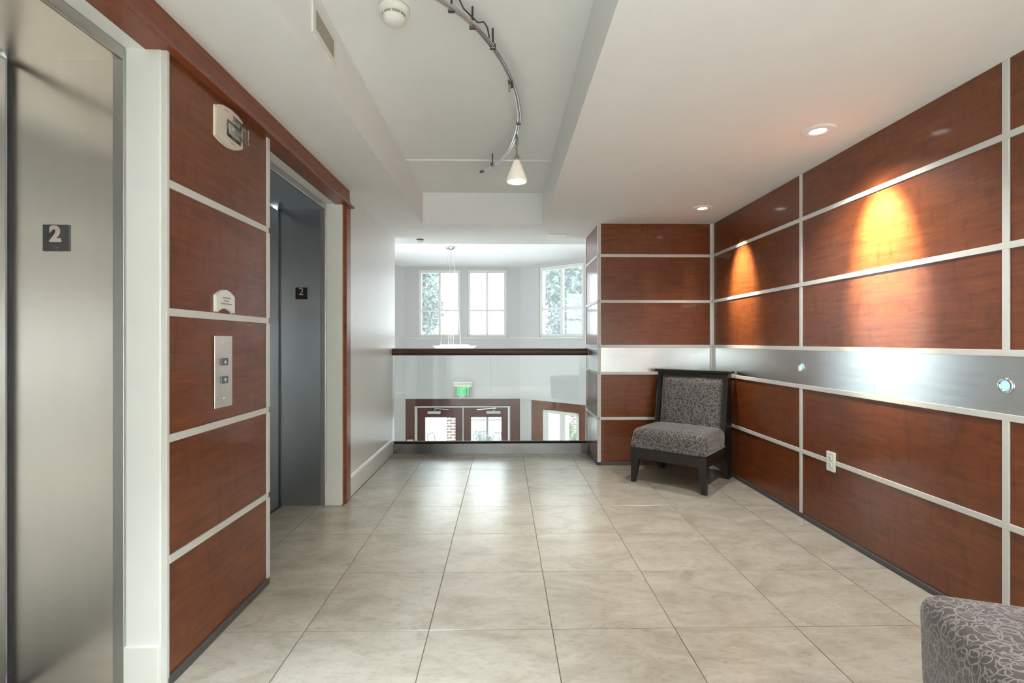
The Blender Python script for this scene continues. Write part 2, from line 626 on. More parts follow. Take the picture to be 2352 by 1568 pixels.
wr = obj('wall_right', MB().box(XR + 0.012, XR + 0.12, YN, YB + 0.02, -0.05, CZ + 0.02), 'wall_paint',
         label='right wall of cherry wood panels with a brushed steel band', cat='wall', kind='structure')
def pl_right(a0, a1, z0, z1, d0, d1):
    return MB().box(XR - d1, XR - d0, a0, a1, z0, z1)
panelled(wr, pl_right, [-0.80, 0.565, 1.935, 3.292, YB - SW], [YB - SW], band_cuts=[-0.80, 0.6, 2.637, YB - SW * 2])

# wall behind the chair and its return beside the balcony
wb = obj('wall_back', MB().box(XP + 0.012, XR + 0.012, YB + 0.012, YE - 0.01, -0.05, CZ + 0.02), 'wall_paint',
         label='dark cherry panelled wall behind the corner chair', cat='wall', kind='structure')
def pl_back(a0, a1, z0, z1, d0, d1):
    return MB().box(a0, a1, YB - d1, YB - d0, z0, z1)
panelled(wb, pl_back, [XP + SW, XR - SW], [XR - SW, XP + SW])
def pl_ret(a0, a1, z0, z1, d0, d1):
    return MB().box(XP - d1, XP - d0, a0, a1, z0, z1)
panelled(wb, pl_ret, [YB + 0.002, YE - SW], [YE - SW])

# ------------------------------------------------------------------ left side
wl = obj('wall_left', MB().box(-1.35, XW, 3.705, YE, -0.05, CZ + 0.02), 'wall_satin', bevel=0.006,
         label='white satin wall running from the second lift to the balcony', cat='wall', kind='structure')
mb = MB().prism([(XW, 0), (XW + 0.018, 0), (XW + 0.018, 0.135), (XW + 0.012, 0.146), (XW + 0.006, 0.152), (XW, 0.156)], 'y', 3.71, YR - 0.005)
obj('baseboard_left', mb, 'white_trim', label='tall white baseboard along the white left wall', cat='baseboard', kind='structure')

# piers between the lifts
LS = [1.722, 1.281, 0.847, 0.430]
def pl_left(a0, a1, z0, z1, d0, d1):
    return MB().box(XL + d0, XL + d1, a0, a1, z0, z1)
for n, (y0, y1, lab) in enumerate([(1.715, 2.44, 'cherry panelled pier between the two lifts'),
                                   (-0.35, 0.54, 'cherry panelled pier before the first lift')]):
    p = obj('wall_left_pier', MB().box(-1.66, XL - 0.012, y0 - 0.02, y1, -0.05, CZ), 'wall_paint', bevel=0.004,
            label=lab, cat='wall', kind='structure')
    panelled(p, pl_left, [y0 - 0.008, y1 - SW * 0.8], band=False, zs=LS, top=2.175, hw0=0.007)
obj('wall_left_rear', MB().box(-1.35, XL, YN, -0.38, -0.05, CZ), 'wall_paint', label='white wall behind the first pier', cat='wall', kind='structure')
obj('wall_rear', MB().box(-1.4, XR + 0.1, YN - 0.1, YN, -0.05, CZ), 'wall_paint', label='white wall closing the lobby behind the viewer', cat='wall', kind='structure')

# crown and upright wood trim round the lift side
crown = [(-1.215, 2.170), (-1.112, 2.170), (-1.112, 2.180), (-1.122, 2.188), (-1.138, 2.204), (-1.146, 2.226), (-1.150, CZ), (-1.215, CZ)]
obj('trim_1', MB().prism(crown, 'y', -0.4, 3.705), 'wood_trim', bevel=0.0015, seg=1,
    label='reddish wood cornice running over both lifts', cat='trim', kind='structure')
obj('trim_2', MB().box(-1.19, -1.138, 3.61, 3.705, 0, 2.17), 'wood_trim', bevel=0.003,
    label='upright reddish wood trim beside the second lift', cat='trim', kind='structure')

# ------------------------------------------------------------------ lifts
def lift(idx, y0, y1, jm, lab, XD=XD):
    d = thing('door_%d' % idx, lab, 'lift door', (XD, (y0 + y1) / 2, 0), kind='structure')
    fx = -1.285
    # white niche: soffit, return and the space over the door
    obj('niche_soffit', MB().box(fx - 0.03, -1.19, y0 - 0.03, y1 + 0.03, 2.172, 2.21), 'wall_paint', d)
    obj('niche_return', MB().box(fx, -1.165, y1 + 0.012, y1 + 0.045, 0, 2.172), 'wall_paint', d)
    obj('niche_base', MB().box(fx + 0.003, -1.163, y1 - 0.004, y1 + 0.012, 0, 0.15), 'white_trim', d, bevel=0.004)
    # steel frame: far jamb, near jamb, head
    obj('jamb', MB().box(XD - 0.02, fx - 0.004, y1, y1 + 0.03, 0, 2.13), jm, d)
    obj('jamb', MB().box(XD - 0.02, fx - 0.004, y0 - 0.03, y0, 0, 2.13), jm, d)
    obj('head', MB().box(XD - 0.02, fx - 0.004, y0, y1, 2.13, 2.17), jm, d)
    obj('frame_lip', MB().box(fx - 0.03, fx + 0.008, y1 - 0.005, y1 + 0.012, 0, 2.17), 'steel_lip', d, bevel=0.003)
    obj('frame_lip', MB().box(fx - 0.004, fx + 0.008, y0 - 0.012, y0 + 0.004, 0, 2.17), 'steel_lip', d, bevel=0.003)
    obj('frame_lip', MB().box(fx - 0.004, fx + 0.008, y0 + 0.004, y1 - 0.004, 2.13, 2.17), 'steel_lip', d, bevel=0.003)
    # the two sliding leaves and the sill
    ym = y0 + (y1 - y0) * 0.5
    obj('door_leaf', MB().box(XD - 0.05, XD - 0.025, y0, ym + 0.02, 0.008, 2.13), 'steel_door', d, bevel=0.003)
    obj('door_leaf', MB().box(XD - 0.024, XD - 0.004, ym, y1 - 0.02, 0.008, 2.115), 'steel_door', d, bevel=0.003)
    obj('sill', MB().box(XD - 0.09, XD + 0.012, y0, y1, -0.02, 0.006), 'dark_metal', d)
    obj('shaft_wall', MB().box(XD - 0.14, XD - 0.1, y0 - 0.1, y1 + 0.1, -0.05, CZ), 'black', d)
    return d
plain('steel_lip', (0.5, 0.5, 0.48, 1), 0.38, 1.0)
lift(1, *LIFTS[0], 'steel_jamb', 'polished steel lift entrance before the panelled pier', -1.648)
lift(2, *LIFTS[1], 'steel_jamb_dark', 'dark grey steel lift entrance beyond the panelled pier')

# floor number plates
def plate(x0, y, z0, s, lab, pm, tm, size, off, bev, braille):
    t = thing('floor_number_sign', lab, 'sign', (x0 + s / 2, y, z0 + s / 2))
    obj('plate', MB().box(x0, x0 + s, y - 0.004, y, z0, z0 + s), pm, t, bevel=0.001, seg=1)
    me = text_mesh('numeral', '2', size, 0.0015, tm, off, bev)
    o = link('numeral', me, None)
    o.parent = t
    o.location = (0, -0.006, 0.010)
    if braille:
        for k, (a, b) in enumerate([(-0.008, -0.030), (-0.003, -0.030), (0.003, -0.033), (0.008, -0.033), (0.003, -0.038), (-0.008, -0.036)]):
            obj('braille_dot', MB().lathe([(0.0016, 0), (0.0012, -0.0012), (0, -0.0016)], (x0 + s / 2 + a, y - 0.004, z0 + s / 2 + b), 8, 'y'), 'chrome', t)
    return t
plate(-1.548, LIFTS[0][1], 1.484, 0.089, 'dark floor sign with thick metal 2 on polished lift jamb', 'sign_grey', 'sign_metal', 0.072, 0.0022, 0.0012, True)
plate(-1.492, LIFTS[1][1], 1.484, 0.084, 'black floor sign with thin grey 2 on dark lift jamb', 'sign_black', 'plastic_beige', 0.076, -0.0006, 0.0, False)

# strobe, plaque and call station on the pier
t = thing('fire_strobe', 'cream fire alarm strobe with clear lens on the pier', 'alarm', (XL, 2.07, 2.065))
out = [(1.982, 2.118), (2.02, 2.133), (2.075, 2.141), (2.13, 2.139), (2.164, 2.13), (2.166, 2.02), (2.13, 2.0), (2.075, 1.99), (2.02, 1.992), (1.982, 2.002)]
obj('housing', MB().prism(out, 'x', XL, XL + 0.016), 'plastic_beige', t, bevel=0.005)
lens = obj('strobe_lens', MB().prism([(2.055, 2.035), (2.055, 2.088), (2.145, 2.085), (2.145, 2.03)], 'x', XL + 0.016, XL + 0.052), 'clear_plastic', t, bevel=0.008, seg=3)
obj('flash_tube', MB().tube([(XL + 0.030, 2.07, 2.06), (XL + 0.030, 2.13, 2.057)], 0.006, 8), 'strip', lens)
obj('reflector', MB().prism([(2.06, 2.04), (2.06, 2.083), (2.14, 2.08), (2.14, 2.036)], 'x', XL + 0.016, XL + 0.019), 'plastic_white', lens)
for k in range(6):
    obj('sounder_slot', MB().box(XL + 0.015, XL + 0.0166, 2.092, 2.116, 2.100 + k * 0.0052, 2.1022 + k * 0.0052), 'slot_dark', t)
for k in range(2):
    obj('cover_notch', MB().box(XL + 0.015, XL + 0.0166, 2.03 + 0.05 * k, 2.055 + 0.05 * k, 2.124 - 0.118 * k, 2.1254 - 0.118 * k), 'slot_dark', t)

t = thing('arched_plaque', 'small white arched plaque above the lift buttons', 'plaque', (XL, 2.045, 1.295))
arc = []
y0, y1, zb, zt = 1.982, 2.108, 1.298, 1.365
for k in range(9):
    a = k / 8
    arc.append((y0 + (y1 - y0) * a, zt + 0.024 * math.sin(math.pi * a)))
for k in range(9):
    a = 1 - k / 8
    arc.append((y0 + (y1 - y0) * a, zb + 0.02 * math.sin(math.pi * a) ** 0.8))
obj('face_plate', MB().prism(arc, 'x', XL, XL + 0.014), 'plastic_white', t, bevel=0.002, seg=1)
for k, (a, b) in enumerate([(2.015, 2.078), (2.028, 2.066), (2.005, 2.088)]):
    z = 1.356 - 0.0125 * k
    obj('embossed_line', MB().box(XL + 0.0135, XL + 0.0155, a, b, z, z + 0.005), 'grille', t, bevel=0.001, seg=1)

t = thing('lift_call_panel', 'steel lift call panel with up and down buttons', 'call panel', (XL, 2.043, 0.912))
obj('face_plate', MB().box(XL, XL + 0.006, 1.978, 2.106, 0.912, 1.203), 'steel_plate', t, bevel=0.0015, seg=1)
for z, up in ((1.097, 1), (1.023, -1)):
    b = obj('button', MB().box(XL + 0.006, XL + 0.012, 2.017, 2.067, z - 0.015, z + 0.015), 'plastic_grey', t, bevel=0.004)
    obj('arrow', MB().prism([(2.031, z - 0.006 * up), (2.053, z - 0.006 * up), (2.042, z + 0.008 * up)], 'x', XL + 0.0118, XL + 0.0132), 'plastic_white', b)
for z in (1.174, 0.948):
    obj('screw', MB().lathe([(0.0045, 0), (0.0035, 0.003), (0, 0.004)], (XL + 0.006, 2.043, z), 10, 'x'), 'chrome', t)

# ------------------------------------------------------------------ things on the right wall
for k, (y, lab) in enumerate([(3.291, 'small round blue-white wall light beside the corner chair'),
                              (1.936, 'round blue wall light on the pale stretch of steel band')]):
    t = thing('step_light', lab, 'wall light', (XR, y, 1.004), group='round lights in the steel band')
    obj('bezel', MB().lathe([(0.031, 0.0), (0.031, -0.006), (0.026, -0.010), (0.0215, -0.008), (0.0215, -0.002)], (XR, y, 1.004), 28, 'x'), 'chrome', t, smooth=True)
    obj('lens', MB().lathe([(0.0215, -0.004), (0.012, -0.0062), (0, -0.0068)], (XR, y, 1.004), 24, 'x'), 'led_blue', t, smooth=True)
t = thing('power_outlet', 'white duplex power outlet on the lower strip', 'outlet', (XR, 2.98, 0.391))
obj('cover_plate', MB().box(XR - 0.013, XR, 2.945, 3.016, 0.389, 0.506), 'plastic_white', t, bevel=0.002)
for z in (0.428, 0.468):
    f = obj('socket', MB().lathe([(0.0165, 0), (0.0165, -0.002)], (XR - 0.013, 2.980, z), 20, 'x'), 'plastic_white', t)
    for yy, zz in ((2.987, 0.004), (2.974, 0.004), (2.980, -0.009)):
        obj('slot', MB().box(XR - 0.0156, XR - 0.0148, yy - 0.0016, yy + 0.0016, z + zz - 0.004, z + zz + 0.004), 'slot_dark', f)
for z in (0.405, 0.49):
    obj('screw', MB().lathe([(0.003, 0), (0, -0.0015)], (XR - 0.013, 2.980, z), 8, 'x'), 'grille', t)

# ------------------------------------------------------------------ ceiling things
def downlight(x, y, lab, e_spot, e_wash, cone=R(130)):
    t = thing('recessed_downlight', lab, 'downlight', (x, y, CZ), group='recessed downlights along the panelled wall')
    obj('trim_ring', MB().lathe([(0.083, 0.0), (0.083, -0.004), (0.076, -0.008), (0.045, -0.009), (0.036, -0.004), (0.036, -0.001)], (x, y, CZ), 36), 'ceiling_paint', t, smooth=True)
    obj('lamp_face', MB().lathe([(0.034, -0.0055), (0.018, -0.0075), (0, -0.008)], (x, y, CZ), 24), 'lens_white', t, smooth=True)
    light('spot_beam', 'SPOT', (x + 0.01, y, CZ - 0.03), e_spot, (1.0, 0.93, 0.64), t, 0.03, spot=R(44), blend=1.0, target=(XR, y - 0.02, 1.70))
    light('spot_wash', 'SPOT', (x, y, CZ - 0.03), e_wash, (1.0, 0.965, 0.92), t, 0.03, spot=cone, blend=0.9, target=(x, y, 0))
downlight(1.676, 2.60, 'recessed downlight above the bright pool on the wall', 480, 60)
downlight(1.676, 4.127, 'recessed downlight above the corner chair', 220, 34, R(95))
downlight(1.676, 1.14, 'added unseen downlight above the loop-patterned stool', 40, 32)  # out of view, added to extend the row as fill
downlight(1.676, -0.32, 'added unseen downlight behind the viewer', 40, 70)  # added fill behind the viewer, never seen

# unseen fill panels added to the ceiling behind the viewer
for k, (x, y) in enumerate([(-0.3, -2.0), (1.3, -2.0)]):
    t = thing('fill_panel', 'added flush white fill panel behind the viewer', 'fill light', (x, y, CZ), group='added fill panels behind the viewer')
    obj('frame', MB().box(x - 0.31, x + 0.31, y - 0.31, y + 0.31, CZ - 0.03, CZ), 'white_trim', t, bevel=0.004)
    obj('diffuser', MB().box(x - 0.28, x + 0.28, y - 0.28, y + 0.28, CZ - 0.036, CZ - 0.029), 'fill_panel_white', t)
    light('fill_panel_light', 'AREA', (x, y, CZ - 0.045), 70, (0.86, 0.94, 1.0), t, 0.5, rot=(0, 0, 0), spread=R(110))

t = thing('smoke_detector', 'white round smoke detector on the tray ceiling', 'smoke detector', (-0.472, 2.14, TZ))
c = (-0.472, 2.14, TZ)
obj('base', MB().lathe([(0.068, 0), (0.068, -0.012), (0.062, -0.026), (0.052, -0.030)], c, 40), 'plastic_white', t, smooth=True)
obj('vent_ring', MB().lathe([(0.049, -0.028), (0.049, -0.040)], c, 40), 'grille', t, smooth=True)
for k in range(8):
    a = k * math.pi / 4
    obj('vent_rib', MB().tube([(c[0] + 0.05 * math.cos(a), c[1] + 0.05 * math.sin(a), TZ - 0.029), (c[0] + 0.05 * math.cos(a), c[1] + 0.05 * math.sin(a), TZ - 0.042)], 0.002, 6), 'plastic_white', t)
obj('dome', MB().lathe([(0.050, -0.040), (0.050, -0.044), (0.044, -0.056), (0.030, -0.066), (0.014, -0.071), (0, -0.072)], c, 40), 'plastic_white', t, smooth=True)

t = thing('air_vent', 'white slotted air vent in the side of the tray', 'vent', (TX0, 2.135, 2.425))
mb = MB()
a, b, z0, z1, w = 1.995, 2.275, 2.423, 2.565, 0.03
mb.box(TX0, TX0 + 0.008, a, b, z0, z0 + w).box(TX0, TX0 + 0.008, a, b, z1 - w, z1).box(TX0, TX0 + 0.008, a, a + w, z0 + w, z1 - w).box(TX0, TX0 + 0.008, b - w, b, z0 + w, z1 - w)
obj('frame', mb, 'plastic_white', t)
obj('backing', MB().box(TX0 + 0.0005, TX0 + 0.0015, a + w, b - w, z0 + w, z1 - w), 'slot_dark', t)
for k in range(14):
    y = a + w + 0.008 + k * (b - a - 2 * w - 0.016) / 13
    obj('slat', MB().prism([(TX0 + 0.001, y - 0.003), (TX0 + 0.0022, y - 0.0045), (TX0 + 0.007, y + 0.003), (TX0 + 0.0058, y + 0.0045)], 'z', z0 + w, z1 - w), 'grille', t)

c = (-0.918, 5.46, CZ)
t = thing('sprinkler_cap', 'small dark-rimmed sprinkler cap on the ceiling edge', 'sprinkler', c)
obj('rim', MB().lathe([(0.04, 0), (0.04, -0.006), (0.034, -0.01)], c, 28), 'dark_metal', t, smooth=True)
obj('cap', MB().lathe([(0.034, -0.008), (0.034, -0.024), (0.02, -0.034), (0, -0.038)], c, 28), 'plastic_white', t, smooth=True)
t = thing('access_panel', 'square white access panel in the ceiling near the balcony', 'panel', (0.567, 5.24, CZ))
obj('frame', MB().box(0.462, 0.672, 5.14, 5.335, CZ - 0.005, CZ), 'plastic_white', t, bevel=0.002)
obj('cover', MB().box(0.478, 0.656, 5.156, 5.319, CZ - 0.008, CZ - 0.004), 'plastic_white', t, bevel=0.001, seg=1)

# curved track light
ZT = 2.53
trk = [(0.16, -1.4), (0.1, -1.25), (-0.07, -0.9), (-0.2, -0.6), (-0.45, 0.3), (-0.58, 0.9), (-0.57, 1.35), (-0.50, 1.66), (-0.43, 1.78), (-0.33, 1.88), (-0.251, 1.957), (-0.165, 2.055), (-0.106, 2.146), (-0.052, 2.259), (-0.002, 2.396), (0.036, 2.534), (0.069, 2.69),
       (0.090, 2.866), (0.097, 2.977), (0.089, 3.162), (0.057, 3.409), (0.006, 3.594), (-0.053, 3.735), (-0.169, 3.919)]
def smooth_path(p, n=6):
    res = []
    for i in range(len(p) - 1):
        p0, p1, p2, p3 = (Vector(p[max(i - 1, 0)]), Vector(p[i]), Vector(p[i + 1]), Vector(p[min(i + 2, len(p) - 1)]))
        for k in range(n):
            s = k / n
            res.append(0.5 * ((2 * p1) + (p2 - p0) * s + (2 * p0 - 5 * p1 + 4 * p2 - p3) * s * s + (3 * p1 - p0 - 3 * p2 + p3) * s ** 3))
    res.append(Vector(p[-1]))
    return res
sp = smooth_path(trk)
def offs(path, d):
    o = []
    for i, p in enumerate(path):
        tdir = (path[min(i + 1, len(path) - 1)] - path[max(i - 1, 0)]).normalized()
        o.append((p.x + tdir.y * d, p.y - tdir.x * d))
    return o
t = thing('track_light_rail', 'curved chrome track rail hanging in the ceiling tray', 'track light', (0.05, 2.8, ZT))
for d in (-0.007, 0.007):
    obj('rail_tube', MB().tube([(x, y, ZT) for x, y in offs(sp, d)], 0.0065, 8), 'chrome', t, smooth=True)
obj('rail_core', MB().tube([(p.x, p.y, ZT + 0.002) for p in sp], 0.0045, 6), 'dark_metal', t)
obj('end_cap', MB().tube([(-0.160, 3.906, ZT), (-0.178, 3.932, ZT)], 0.013, 10), 'dark_metal', t)
for (x, y) in [(-0.211, 2.013), (-0.132, 2.12), (-0.048, 2.266), (-0.083, 3.773), (0.094, 3.05)]:
    zt = TZ
    s = obj('standoff', MB().tube([(x, y, ZT + 0.004), (x, y, zt)], 0.0045, 8), 'dark_metal', t)
    obj('clamp', MB().box(x - 0.014, x + 0.014, y - 0.01, y + 0.01, ZT - 0.010, ZT + 0.012), 'dark_metal', s, bevel=0.003)
obj('feed_wire', MB().tube([(-0.30, 1.93, ZT + 0.01), (-0.24, 1.985, ZT + 0.03), (-0.205, 1.99, ZT + 0.075), (-0.19, 2.0, ZT + 0.06), (-0.165, 2.05, ZT + 0.03),
                            (-0.11, 2.13, ZT + 0.024), (-0.085, 2.165, ZT + 0.05), (-0.07, 2.19, ZT + 0.04), (-0.06, 2.24, ZT + 0.008)], 0.0035, 6), 'dark_metal', t)
obj('rail_joint', MB().tube([(0.036, 2.55, ZT), (0.042, 2.60, ZT - 0.006)], 0.014, 10), 'dark_metal', t)
obj('lamp_holder', MB().tube([(0.034, 2.565, ZT - 0.01), (0.032, 2.562, ZT - 0.04), (0.032, 2.562, ZT - 0.055)], 0.006, 8), 'grille', t)

def track_lamp(lx, ly, lab, energy, cone=R(90), col=(0.96, 0.98, 1.0)):
    t = thing('track_lamp', lab, 'lamp', (lx, ly, 2.21), group='cone lamps on the track rail')
    obj('stem', MB().tube([(lx, ly, ZT - 0.012), (lx, ly, 2.36)], 0.004, 8), 'dark_metal', t)
    obj('socket', MB().lathe([(0.010, 2.50), (0.010, 2.455), (0.006, 2.45), (0.006, 2.435), (0.011, 2.432), (0.011, 2.425), (0.006, 2.42), (0.006, 2.375), (0.017, 2.372), (0.017, 2.335)], (lx, ly, 0), 14), 'grille', t, smooth=True)
    obj('lamp_shade', MB().lathe([(0.017, 2.350), (0.022, 2.340), (0.064, 2.232), (0.067, 2.218), (0.066, 2.210), (0.060, 2.210), (0.058, 2.226), (0.019, 2.334)], (lx, ly, 0), 32), 'frosted', t, smooth=True)
    obj('bulb', MB().lathe([(0.012, 2.30), (0.040, 2.262), (0.044, 2.246), (0.036, 2.238), (0, 2.236)], (lx, ly, 0), 24), 'bulb_warm', t, smooth=True)
    for sgn in (-1, 1):
        pts = [(lx + sgn * 0.004, ly, 2.40), (lx + sgn * 0.022, ly - 0.003, 2.375), (lx + sgn * 0.044, ly - 0.006, 2.33), (lx + sgn * 0.058, ly - 0.006, 2.268)]
        obj('wire_arm', MB().tube(pts, 0.0012, 6), 'chrome', t)
    light('lamp_beam', 'SPOT', (lx, ly, 2.232), energy, col, t, 0.04, spot=cone, blend=1.0, target=(lx, ly, 0))
track_lamp(0.087, 3.19, 'small frosted glass cone lamp hanging near the track rail end', 70, R(85), (1.0, 0.93, 0.82))
for k, (x, y) in enumerate([(-0.575, 0.85), (-0.2, -0.6), (0.1, -1.25)]):  # extra unseen lamps, added to bounce light off the near floor
    track_lamp(x, y, 'added unseen cone lamp on the track above the viewer', 330, R(72), (0.84, 0.93, 1.0))

# ------------------------------------------------------------------ balcony railing
t = thing('glass_railing', 'glass balcony railing with dark wood handrail and steel curb', 'railing', (-0.13, YR, 0))
obj('curb', MB().box(XW + 0.018, XP - 0.007, YR, YR + 0.11, -0.02, 0.108), 'steel_curb', t, bevel=0.002, seg=1, label='brushed steel curb')
obj('curb_gasket', MB().box(XW + 0.01, XP - 0.007, YR + 0.045, YR + 0.075, 0.108, 0.122), 'black', t)
for a, b in ((XW + 0.006, -0.136), (-0.131, XP - 0.008)):
    obj('glass_pane', MB().box(a, b, YR + 0.054, YR + 0.066, 0.10, 1.05), 'rail_glass', t)
hp = [(YR + 0.02, 1.034), (YR + 0.10, 1.034), (YR + 0.108, 1.06), (YR + 0.105, 1.085), (YR + 0.09, 1.102), (YR + 0.06, 1.108), (YR + 0.03, 1.102), (YR + 0.014, 1.085), (YR + 0.011, 1.06)]
obj('handrail', MB().prism(hp, 'x', XW + 0.002, XP - 0.008), 'wood_rail', t, smooth=False, label='dark wood handrail')
obj('floor_edge', MB().box(XW, XP, YR + 0.11, YE + 0.02, -0.5, 0.0), 'atrium_paint', t)

# ------------------------------------------------------------------ entrance hall beyond the balcony
C0, C1 = Vector((-2.03, 10.2)), Vector((0.35, 10.2))
FAC = {'left_side': (Vector((-3.7, 5.6)), Vector((-3.7, 8.6))), 'left_bay': (Vector((-3.7, 8.6)), C0), 'front': (C0, C1),
       'right_bay': (C1, Vector((2.1, 8.6))), 'right_side': (Vector((2.1, 8.6)), Vector((2.1, 5.4)))}
class Facet(MB):
    """boxes in wall coordinates: u along the wall, w outwards (away from the hall), z up"""
    def __init__(self, p0, p1):
        super().__init__()
        self.p0 = p0
        self.d = (p1 - p0).normalized()
        self.n = Vector((-self.d.y, self.d.x))
    def pt(self, u, w, z):
        p = self.p0 + self.d * u + self.n * w
        return (p.x, p.y, z)
    def fb(self, u0, u1, w0, w1, z0, z1):
        vs = [self.pt(u, w, z) for u in (u0, u1) for w in (w0, w1) for z in (z0, z1)]
        return self.add(vs, [(0, 1, 3, 2), (4, 6, 7, 5), (0, 4, 5, 1), (2, 3, 7, 6), (0, 2, 6, 4), (1, 5, 7, 3)])
def holed(fc, u0, u1, w0, w1, z0, z1, holes):
    us = sorted({u0, u1, *[h[0] for h in holes], *[h[1] for h in holes]})
    zs = sorted({z0, z1, *[h[2] for h in holes], *[h[3] for h in holes]})
    for a, b in zip(us[:-1], us[1:]):
        for c_, d in zip(zs[:-1], zs[1:]):
            um, zm = (a + b) / 2, (c_ + d) / 2
            if not any(h[0] < um < h[1] and h[2] < zm < h[3] for h in holes):
                fc.fb(a, b, w0, w1, c_, d)
    return fc
WZ0, WZ1 = 1.262, 2.658
WIN = {'front': [(0.285, 1.142), (1.292, 2.095)], 'right_bay': [(0.50, 1.546)], 'left_bay': [(0.12, 1.25)],
       'left_side': [(0.25, 1.4), (1.6, 2.85)], 'right_side': [(0.4, 1.3)]}  # side and left bay windows are unseen, added to let in daylight
NICE = {'left_side': 'left side wall of the entrance hall', 'left_bay': 'slanting left wall of the entrance hall bay',
        'front': 'white hall wall with two windows above the entrance doors', 'right_bay': 'slanting white hall wall with one tall window',
        'right_side': 'right side wall of the entrance hall'}
wn = 0
for key, (p0, p1) in FAC.items():
    L = (p1 - p0).length
    WZ0 = 0.15 if key in ('left_side', 'left_bay') else 1.262
    fc = holed(Facet(p0, p1), -0.02, L + 0.02, 0.0, 0.2, 0.0, AZ + 0.05, [(a, b, WZ0, WZ1) for a, b in WIN[key]])
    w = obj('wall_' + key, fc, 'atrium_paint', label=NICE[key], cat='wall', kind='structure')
    f2 = Facet(p0, p1)
    f2.fb(0.0, L, -0.014, 0.0, WZ0 - 0.012, WZ0 - 0.0)
    obj('ledge', f2, 'white_trim', w)
    f2 = Facet(p0, p1)
    f2.fb(0.0, L, -0.010, 0.0, 0.0, WZ0 - 0.012)
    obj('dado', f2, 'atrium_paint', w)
    for a, b in WIN[key]:
        wn += 1
        lab = {0: 'white four-pane window with tree foliage outside', 1: 'white four-pane window full of blank sky'}
        if key == 'front':
            lb = lab[WIN[key].index((a, b))]
        elif key == 'right_bay':
            lb = 'white four-pane window in the slanting wall with tree outside'
        else:
            lb = 'added unseen four-pane window in the %s' % key.replace('_', ' ') + ' wall %d' % wn
        p = Facet(p0, p1)
        m = (a + b) / 2
        fo, ft = 0.055, 0.065
        p.fb(a, b, 0.02, 0.1, WZ0, WZ0 + ft).fb(a, b, 0.02, 0.1, WZ1 - ft, WZ1).fb(a, a + fo, 0.02, 0.1, WZ0 + ft, WZ1 - ft).fb(b - fo, b, 0.02, 0.1, WZ0 + ft, WZ1 - ft)
        wd = obj('window_%d' % wn, p, 'white_trim', bevel=0.004, label=lb, cat='window', kind='structure')
        p = Facet(p0, p1)
        p.fb(a - 0.02, b + 0.02, -0.035, 0.02, WZ0 - 0.02, WZ0)
        obj('window_sill', p, 'white_trim', wd)
        zm = 1.824
        p = Facet(p0, p1)
        p.fb(m - 0.024, m + 0.024, 0.03, 0.09, WZ0 + ft, WZ1 - ft)
        obj('mullion', p, 'white_trim', wd)
        for (q0, q1) in ((a + fo, m - 0.024), (m + 0.024, b - fo)):
            p = Facet(p0, p1)
            p.fb(q0, q1, 0.035, 0.085, zm - 0.022, zm + 0.022)
            obj('transom', p, 'white_trim', wd)
            for (r0, r1) in ((WZ0 + ft, zm - 0.022), (zm + 0.022, WZ1 - ft)):
                p = Facet(p0, p1)
                p.fb(q0, q1, 0.058, 0.064, r0, r1)
                obj('pane', p, 'window_glass', wd)

hall_poly = [(-3.9, 5.5), (-3.9, 8.8), (-2.1, 10.6), (0.45, 10.6), (2.35, 8.8), (2.35, 5.3)]
obj('floor_hall', MB().prism(hall_poly, 'z', LZ - 0.1, LZ), 'lobby_floor', label='pale floor of the entrance hall below the balcony', cat='floor', kind='structure')
obj('ceiling_hall', MB().prism([(-3.9, 5.67), (-3.9, 8.8), (-2.1, 10.6), (0.45, 10.6), (2.35, 8.8), (2.35, 5.67)], 'z', AZ, AZ + 0.1), 'ceiling_paint', label='bright white ceiling of the entrance hall', cat='ceiling', kind='structure')
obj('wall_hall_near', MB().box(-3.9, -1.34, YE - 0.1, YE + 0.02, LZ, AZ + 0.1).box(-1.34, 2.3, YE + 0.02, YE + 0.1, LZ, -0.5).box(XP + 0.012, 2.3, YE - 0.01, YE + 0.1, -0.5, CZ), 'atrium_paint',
    label='white wall under the balcony facing the entrance', cat='wall', kind='structure')

# lower walls: set back under the white bulkhead, wood surrounds with glazing
WB = 0.08
def low(key, holes, name, lab, mat='wood_panel', u0=0.0, u1=None):
    p0, p1 = FAC[key]
    L = (p1 - p0).length
    fc = holed(Facet(p0, p1), u0, L if u1 is None else u1, WB, WB + 0.12, LZ, 0.0, holes)
    return obj(name, fc, mat, label=lab, cat='wall', kind='structure')
DU0, DU1, DZ = 0.196, 2.173, -0.160       # door frame in wall coordinates of the front wall
low('front', [(DU0, DU1, LZ - 1, DZ)], 'wall_front_lower', 'dark wood surround of the entrance doors', 'wood_door')
low('right_bay', [(0.545, 1.40, LZ + 0.35, -0.18)], 'wall_right_lower', 'reddish wood surround of the garden sidelight', 'wood_panel', 0.255)
low('left_bay', [], 'wall_left_lower', 'white lower wall left of the entrance doors', 'atrium_paint')
low('left_side', [], 'wall_left_side_lower', 'lower left side wall of the entrance hall', 'atrium_paint')
low('right_side', [], 'wall_right_side_lower', 'lower right side wall of the entrance hall', 'atrium_paint')
p = Facet(*FAC['right_bay'])
p.fb(-0.04, 0.255, 0.04, WB + 0.12, LZ, 0.0)
obj('wall_corner_post', p, 'atrium_paint', label='white post between entrance doors and garden sidelight', cat='wall', kind='structure')

p = Facet(*FAC['left_bay'])
LB = (C0 - FAC['left_bay'][0]).length
p.fb(LB - 0.25, LB + 0.045, 0.04, WB + 0.12, LZ, 0.0)
obj('wall_corner_post', p, 'atrium_paint', label='white post left of the entrance doors', cat='wall', kind='structure')

